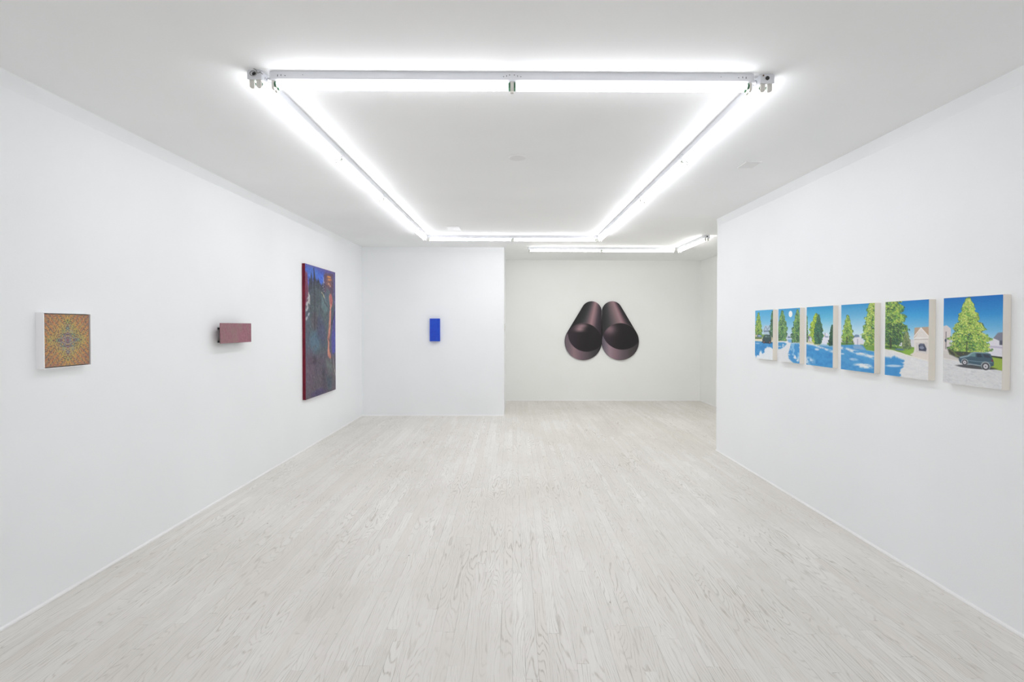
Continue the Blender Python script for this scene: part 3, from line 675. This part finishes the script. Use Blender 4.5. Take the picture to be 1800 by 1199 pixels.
# ------------------------------------------------------------------ tall dark painting on the left wall
def pic_tall():
    p = Paint(150, 230, (84,86,98), 21, aspect=1.07/1.642)
    p.vgrad([(0,(86,82,150)),(.10,(80,86,130)),(.3,(78,88,98)),(.6,(76,86,104)),(.72,(84,76,92)),(1,(92,80,92))])
    # evening sky
    p.blend(p.poly([(-.1,-.1),(.62,-.1),(.60,.16),(.45,.14),(.3,.12),(.1,.15),(-.1,.2)], .03), (62,84,182))
    p.blend(p.ell(.22,.055,.2,.05,.5), (60,110,206), .8); p.blend(p.ell(.5,.08,.12,.04,.5), (52,104,214), .9); p.blend(p.poly([(-.1,-.1),(1.1,-.1),(1.1,.015),(-.1,.01)], .03), (100,86,156), .9)
    p.blend(p.poly([(.88,-.1),(1.1,-.1),(1.1,.3),(.95,.28)], .03), (88,80,140), .8)
    p.blend(p.poly([(-.1,.05),(.06,.06),(.09,.20),(.05,.30),(-.1,.32)], .02), (122,44,72), .9)
    # towers
    for pts in ([(.10,.2),(.12,.10),(.16,.10),(.18,.04),(.215,.10),(.24,.17)], [(.2,.3),(.24,.10),(.28,.03),(.31,.09),(.36,.11),(.40,.085),(.45,.12),(.50,.13),(.53,.26)], [(.48,.22),(.52,.12),(.56,.11),(.60,.14),(.62,.2)]):
        p.blend(p.poly(pts, .012), (48,54,70), .95)
    p.blend(p.poly([(.58,.05),(.64,.03),(.9,.02),(.93,.13),(.88,.20),(.6,.18)], .02), (94,66,88), .95); p.blend(p.poly([(.66,.05),(.84,.045),(.86,.125),(.66,.125)], .015), (132,84,76), .8)
    for (a, b, c) in ((.74,.052,(226,142,52)),(.80,.05,(238,164,60)),(.77,.075,(226,150,60)),(.83,.072,(196,120,70)),(.76,.11,(206,148,112)),(.80,.125,(186,130,110))): p.blend(p.ell(a, b, .035, .008, .6), c, .95)
    for k in range(10): p.blend(p.ell(.57+.02*math.sin(k*3), .07+.012*k, .012, .004, .6), (226,218,224), .75)
    # large figure mass
    p.blend(p.poly([(.14,.2),(.3,.13),(.5,.16),(.6,.24),(.7,.3),(.78,.4),(.74,.6),(.6,.68),(.3,.66),(.16,.55),(.10,.35)], .06), (74,88,92), .85)
    p.blend(p.poly([(.48,.2),(.62,.2),(.7,.28),(.74,.33),(.6,.36),(.5,.30)], .03), (88,116,120), .9); p.blend(p.poly([(.66,.14),(.8,.17),(.78,.28),(.7,.26)], .03), (74,104,112), .8)
    p.blend(p.ell(.30,.57,.17,.085,.6), (76,108,126), .9); p.blend(p.ell(.42,.46,.09,.1,.7,.2), (60,66,98), .7); p.blend(p.ell(.55,.52,.1,.1,.8), (66,70,112), .6)
    p.blend(p.ell(.22,.72,.13,.03,.7), (54,44,58), .8); p.blend(p.ell(.28,.42,.1,.07,.8), (88,68,78), .55)
    p.blend(p.line([(.10,.22),(.13,.25),(.06,.3)], .012), (196,186,176), .9)
    for (a, b, ru, rv) in ((.09,.245,.05,.008),(.05,.29,.035,.012),(.13,.285,.02,.01),(.05,.33,.05,.014),(.10,.37,.03,.010),(.04,.40,.035,.012)): p.blend(p.ell(a, b, ru, rv, .5, -.5), (182,184,188), .85)
    p.blend(p.line([(.5,.19),(.54,.2),(.60,.23)], .006), (206,196,150), .9); p.blend(p.line([(.52,.2),(.6,.26),(.7,.3)], .004), (32,30,40), .9)
    # dark mast
    p.blend(p.line([(.26,.015),(.275,.2),(.28,.35),(.275,.485)], .006), (26,26,36), .95)
    for k in range(13): p.blend(p.line([(.20,.12+.022*k),(.35,.125+.022*k)], .0014), (40,44,56), .6)
    for a in ((.18,.12,.19,.3),(.40,.12,.38,.32),(.5,.14,.47,.34),(.14,.17,.15,.35)): p.blend(p.line([(a[0],a[1]),(a[2],a[3])], .004), (36,40,50), .85)
    # violet cloth at the right
    p.blend(p.poly([(.97,.30),(1.1,.28),(1.1,.62),(.93,.7),(.86,.68),(.84,.55)], .02), (68,64,150), .95); p.blend(p.poly([(.93,.52),(1.1,.46),(1.1,.66),(.9,.68)], .03), (64,74,176), .8); p.blend(p.line([(.84,.45),(.98,.34),(1.05,.31)], .006), (32,26,66), .9)
    # bright limb
    limb = p.poly([(.80,.185),(.86,.195),(.90,.24),(.885,.28),(.84,.31),(.835,.40),(.81,.50),(.775,.57),(.765,.64),(.80,.675),(.84,.715),(.80,.735),(.71,.70),(.70,.66),(.72,.60),(.70,.56),(.74,.48),(.765,.38),(.79,.30),(.77,.25),(.76,.21)], .012)
    p.blend(limb, (192,122,104)); p.blend(limb*p.ell(.84,.24,.05,.05,.6), (176,82,84), .7); p.blend(p.line([(.83,.28),(.80,.4),(.77,.52)], .006), (232,150,116), .8); p.blend(p.line([(.75,.6),(.72,.69)], .006), (240,170,140), .7)
    p.blend(p.line([(.73,.56),(.79,.585)], .007), (90,46,54), .9)
    p.blend(p.poly([(.62,.72),(.85,.74),(.90,.82),(.80,.87),(.68,.8)], .03), (98,110,106), .85); p.blend(p.poly([(.66,.86),(.86,.88),(.84,1.0),(.7,.97)], .04), (58,80,92), .8); p.blend(p.ell(.93,.85,.05,.09,.7), (104,98,96), .8); p.blend(p.line([(.9,.70),(.93,.8),(1.0,.88)], .006), (168,160,156), .7)
    p.blend(p.ell(.4,.98,.25,.03,.8), (62,54,102), .8); p.blend(p.ell(.12,.78,.12,.12,.9), (98,76,96), .7); p.blend(p.poly([(.5,.80),(.6,.78),(.66,.95),(.56,.98)], .04), (60,56,72), .7)
    # brushwork
    for k in range(2600):
        u, v = p.r.rand(2); i, j = int(v*(p.H-1)), int(u*(p.W-1)); c = p.img[i, j]+p.r.uniform(-32, 26)+p.r.uniform(-9, 9, 3)
        p.dab(u, v, .022*p.r.uniform(.4, 1), .007*p.r.uniform(.5, 1.2), p.r.uniform(.5, 1.9) if v > .18 else p.r.uniform(-.5, .5), c, .55)
    for k in range(420):
        u, v = p.r.rand(), .12+.88*p.r.rand(); c = [(52,44,58),(108,78,90),(110,122,122),(70,76,110),(122,96,88)][p.r.randint(5)]
        p.dab(u, v, .03*p.r.uniform(.4, 1), .003, p.r.uniform(.6, 2.2), c, .5)
    return p
TY0, TY1, TZ0, TZ1, TT = 6.282, 7.351, .614, 2.258, .036
t = thing('painting', 'tall dark painting of towers and an orange limb, with crimson edges, on the left wall', 'painting', (XL+.001, TY0, TZ0))
tw, th = TY1-TY0, TZ1-TZ0
bm = bmesh.new(); add_box(bm, 0, TT, 0, tw, 0, th, 0, .002); obj('canvas', bm, speckle('crimson_edge', (120,30,48), (104,26,44), .7, 30.), t)['label'] = 'crimson painted canvas edges'
p = pic_tall(); p.grain(5)
painted_grid('painted_front', p, tw-.004, th-.004, t, paint_mat('oil_picture', .5, .0012), lambda s, q: (TT+.0006, .002+s, .002+q), .9)

# ------------------------------------------------------------------ shaped painting of two pipes on the far wall
# drawn in units of the original study, 1 unit = SC metres, origin at (841, 1055), y down
SC = .011484/8.565*1.0
def hull(cx, cy, R, tx, ty, r, n=220):
    pts = []
    for k in range(n):                      # support point in each direction, evenly by angle
        a = 2*PI*k/n; d = (math.cos(a), math.sin(a))
        s1 = cx*d[0]+cy*d[1]+R; s2 = tx*d[0]+ty*d[1]+r
        pts.append((cx+R*d[0], cy+R*d[1]) if s1 >= s2 else (tx+r*d[0], ty+r*d[1]))
    return pts
def smooth(a, b, x): 
    q = np.clip((x-a)/(b-a), 0, 1); return q*q*(3-2*q)
def lerp(a, b, f): f = np.asarray(f)[..., None]; return np.asarray(a, float)*(1-f)+np.asarray(b, float)*f
def pipe_colour(X, Y, side):
    """X, Y arrays in study units; side -1 left pipe, +1 right pipe"""
    cx, cy, R = (563, 777, 278) if side < 0 else (1119, 777, 278)
    tx, ty, r = (686, 322, 150) if side < 0 else (996, 322, 150)
    t = np.clip((Y-ty)/(cy-ty), -.4, 1.2); ax = tx+(cx-tx)*t; rad = r+(R-r)*t
    s = (X-ax)/rad
    if side < 0:
        xs = [-1.05, -.75, -.45, -.15, .05, .22, .42, .62, .85, 1.1]
        cs = [(34,32,34),(38,40,42),(52,52,56),(84,72,78),(128,92,100),(156,112,118),(120,88,96),(64,52,62),(44,36,46),(34,30,34)]
    else:
        xs = [-1.05, -.8, -.5, -.2, .05, .25, .42, .55, .75, .92, 1.1]
        cs = [(34,32,34),(44,44,46),(60,58,60),(88,76,80),(112,90,96),(134,98,106),(146,118,122),(148,104,114),(92,66,76),(48,42,48),(36,34,38)]
    body = np.stack([np.interp(s, xs, [c[k] for c in cs]) for k in range(3)], -1)
    body = lerp(body, (150,112,118), .25*smooth(560, 300, Y)*smooth(-.5, .3, s)*smooth(.95, .5, s))
    d = np.hypot(X-cx, Y-cy)/R; mouth = smooth(1.008, .992, d)
    # inside: dark throat, lit lower lip, soft glow at the upper left
    ins = np.zeros(X.shape+(3,)); ins[:] = (30,27,29)
    ins = lerp(ins, (54,40,52), smooth(cx+60, cx-260, X)*.9)
    a = np.arctan2(Y-cy, X-cx)
    if side < 0:
        e = np.hypot((X-615)/282, (Y-660)/268)
        lipc = np.stack([np.interp(X, [285,350,420,520,620,720,840], q) for q in ([98,110,138,112,84,62,44],[84,90,106,86,72,56,40],[94,100,114,98,78,60,44])], -1)
        g1 = np.exp(-(((X-505)/75)**2+((Y-590)/42)**2)); g2 = np.exp(-(((X-545)/85)**2+((Y-535)/32)**2))
        glow = np.clip(g1*.95+g2*.75, 0, 1)*smooth(700, 590, X)*smooth(655, 625, Y)
    else:
        e = np.hypot((X-1150)/305, (Y-600)/298)
        lipc = np.stack([np.interp(X, [845,880,960,1050,1150,1250,1400], q) for q in ([84,104,150,128,96,76,54],[74,92,118,96,80,66,48],[88,108,130,110,88,70,52])], -1)
        glow = np.exp(-(((X-960)/85)**2+((Y-590)/75)**2))*.75
    ins = lerp(ins, (150,112,122), glow)
    lip = smooth(.985, 1.01, e)*smooth(cy-150, cy-90, Y)
    ins = ins*(1-lip[..., None])+lipc*lip[..., None]
    out = body*(1-mouth[..., None])+ins*mouth[..., None]
    rim = np.exp(-((d-1.0)/.012)**2)*smooth(-PI*.1, -PI*.3, a)*.5
    return lerp(out, (126,98,106), rim*smooth(cx-150, cx+40, X))
def pipe(side, parent, mt_front, mt_edge):
    cx, cy, R = (563, 777, 278) if side < 0 else (1119, 777, 278)
    tx, ty, r = (686, 322, 150) if side < 0 else (996, 322, 150)
    out = hull(cx, cy, R, tx, ty, r); n = len(out)
    # resample outline evenly
    P = np.array(out+[out[0]]); L = np.r_[0, np.cumsum(np.hypot(*np.diff(P, axis=0).T))]; N = 260
    q = np.linspace(0, L[-1], N+1)[:-1]; ox, oy = np.interp(q, L, P[:, 0]), np.interp(q, L, P[:, 1])
    ccx, ccy = cx+(tx-cx)*.35, cy+(ty-cy)*.35; K = 84
    TH = .032
    verts = [(ccx, ccy)]
    for k in range(1, K+1):
        f = k/K; verts += [(ccx+(a-ccx)*f, ccy+(b-ccy)*f) for a, b in zip(ox, oy)]
    V = np.array(verts)
    toL = lambda a, b, y: ((a-841)*SC, y, (1055-b)*SC)
    me_v = [toL(a, b, -TH) for a, b in verts]
    faces = [(0, 1+i, 1+(i+1) % N) for i in range(N)]
    for k in range(1, K):
        A, B = 1+(k-1)*N, 1+k*N
        faces += [(A+i, B+i, B+(i+1) % N, A+(i+1) % N) for i in range(N)]
    me = bpy.data.meshes.new('painted_front'); me.from_pydata(me_v, [], faces); me.materials.append(mt_front)
    c = lin(np.clip((lambda c: (c.mean(-1, keepdims=True)*.3+c*.7)*1.08)(pipe_colour(V[:, 0], V[:, 1], side)), 3, 250)); arr = np.ones((len(verts), 4)); arr[:, :3] = c
    at = me.color_attributes.new('paint', 'FLOAT_COLOR', 'POINT'); at.data.foreach_set('color', arr.ravel().astype(np.float32))
    bm = bmesh.new(); bm.from_mesh(me); bmesh.ops.recalc_face_normals(bm, faces=bm.faces)
    bm.normal_update(); bm.faces.ensure_lookup_table()
    if bm.faces[0].normal.y > 0: bmesh.ops.reverse_faces(bm, faces=bm.faces)
    bm.to_mesh(me); bm.free()
    bm = bmesh.new()
    pr = [toL(a, b, 0) for a, b in zip(ox, oy)]
    lo = [bm.verts.new((x, 0, z)) for x, _, z in pr]; hi = [bm.verts.new((x, -TH+.0006, z)) for x, _, z in pr]
    for i in range(N):
        j = (i+1) % N; bm.faces.new((lo[i], lo[j], hi[j], hi[i])).smooth = True
    bm.faces.new(lo); bm.faces.new(hi[::-1]); bmesh.ops.recalc_face_normals(bm, faces=bm.faces)
    pn = obj('shaped_panel', bm, mt_edge, parent)
    link(bpy.data.objects.new('painted_front', me), pn)
    return pn
t = thing('shaped_painting', 'cut-out painting of two dark mauve pipes side by side on the far wall', 'painting', (1.795, YF-.001, .822))
fm = paint_mat('acrylic_pipes', .5, .0002); em = mat('dark_panel_edge', (44,38,42), .6)
pipe(-1, t, fm, em); pipe(1, t, fm, em)

# ------------------------------------------------------------------ camera and view
cd = bpy.data.cameras.new('camera'); cam = bpy.data.objects.new('camera', cd); COL.objects.link(cam)
cd.sensor_width = 36; cd.lens = 920/1800*36; cd.shift_x = -1/1800; cd.shift_y = -12.7/1800
cam.location = (0, 0, CAM_H); cam.rotation_euler = (math.radians(90-.8), 0, 0)
cd.clip_start = .02; scene.camera = cam
w = bpy.data.worlds.new('world'); scene.world = w; w.use_nodes = True
w.node_tree.nodes['Background'].inputs[0].default_value = (.96,.94,1,1); w.node_tree.nodes['Background'].inputs[1].default_value = 2.2
scene.view_settings.view_transform = 'Standard'; scene.view_settings.look = 'None'
scene.view_settings.gamma = 1; scene.view_settings.use_curve_mapping = False
scene.view_settings.exposure = 0.
scene.cycles.max_bounces = 12; scene.cycles.diffuse_bounces = 10
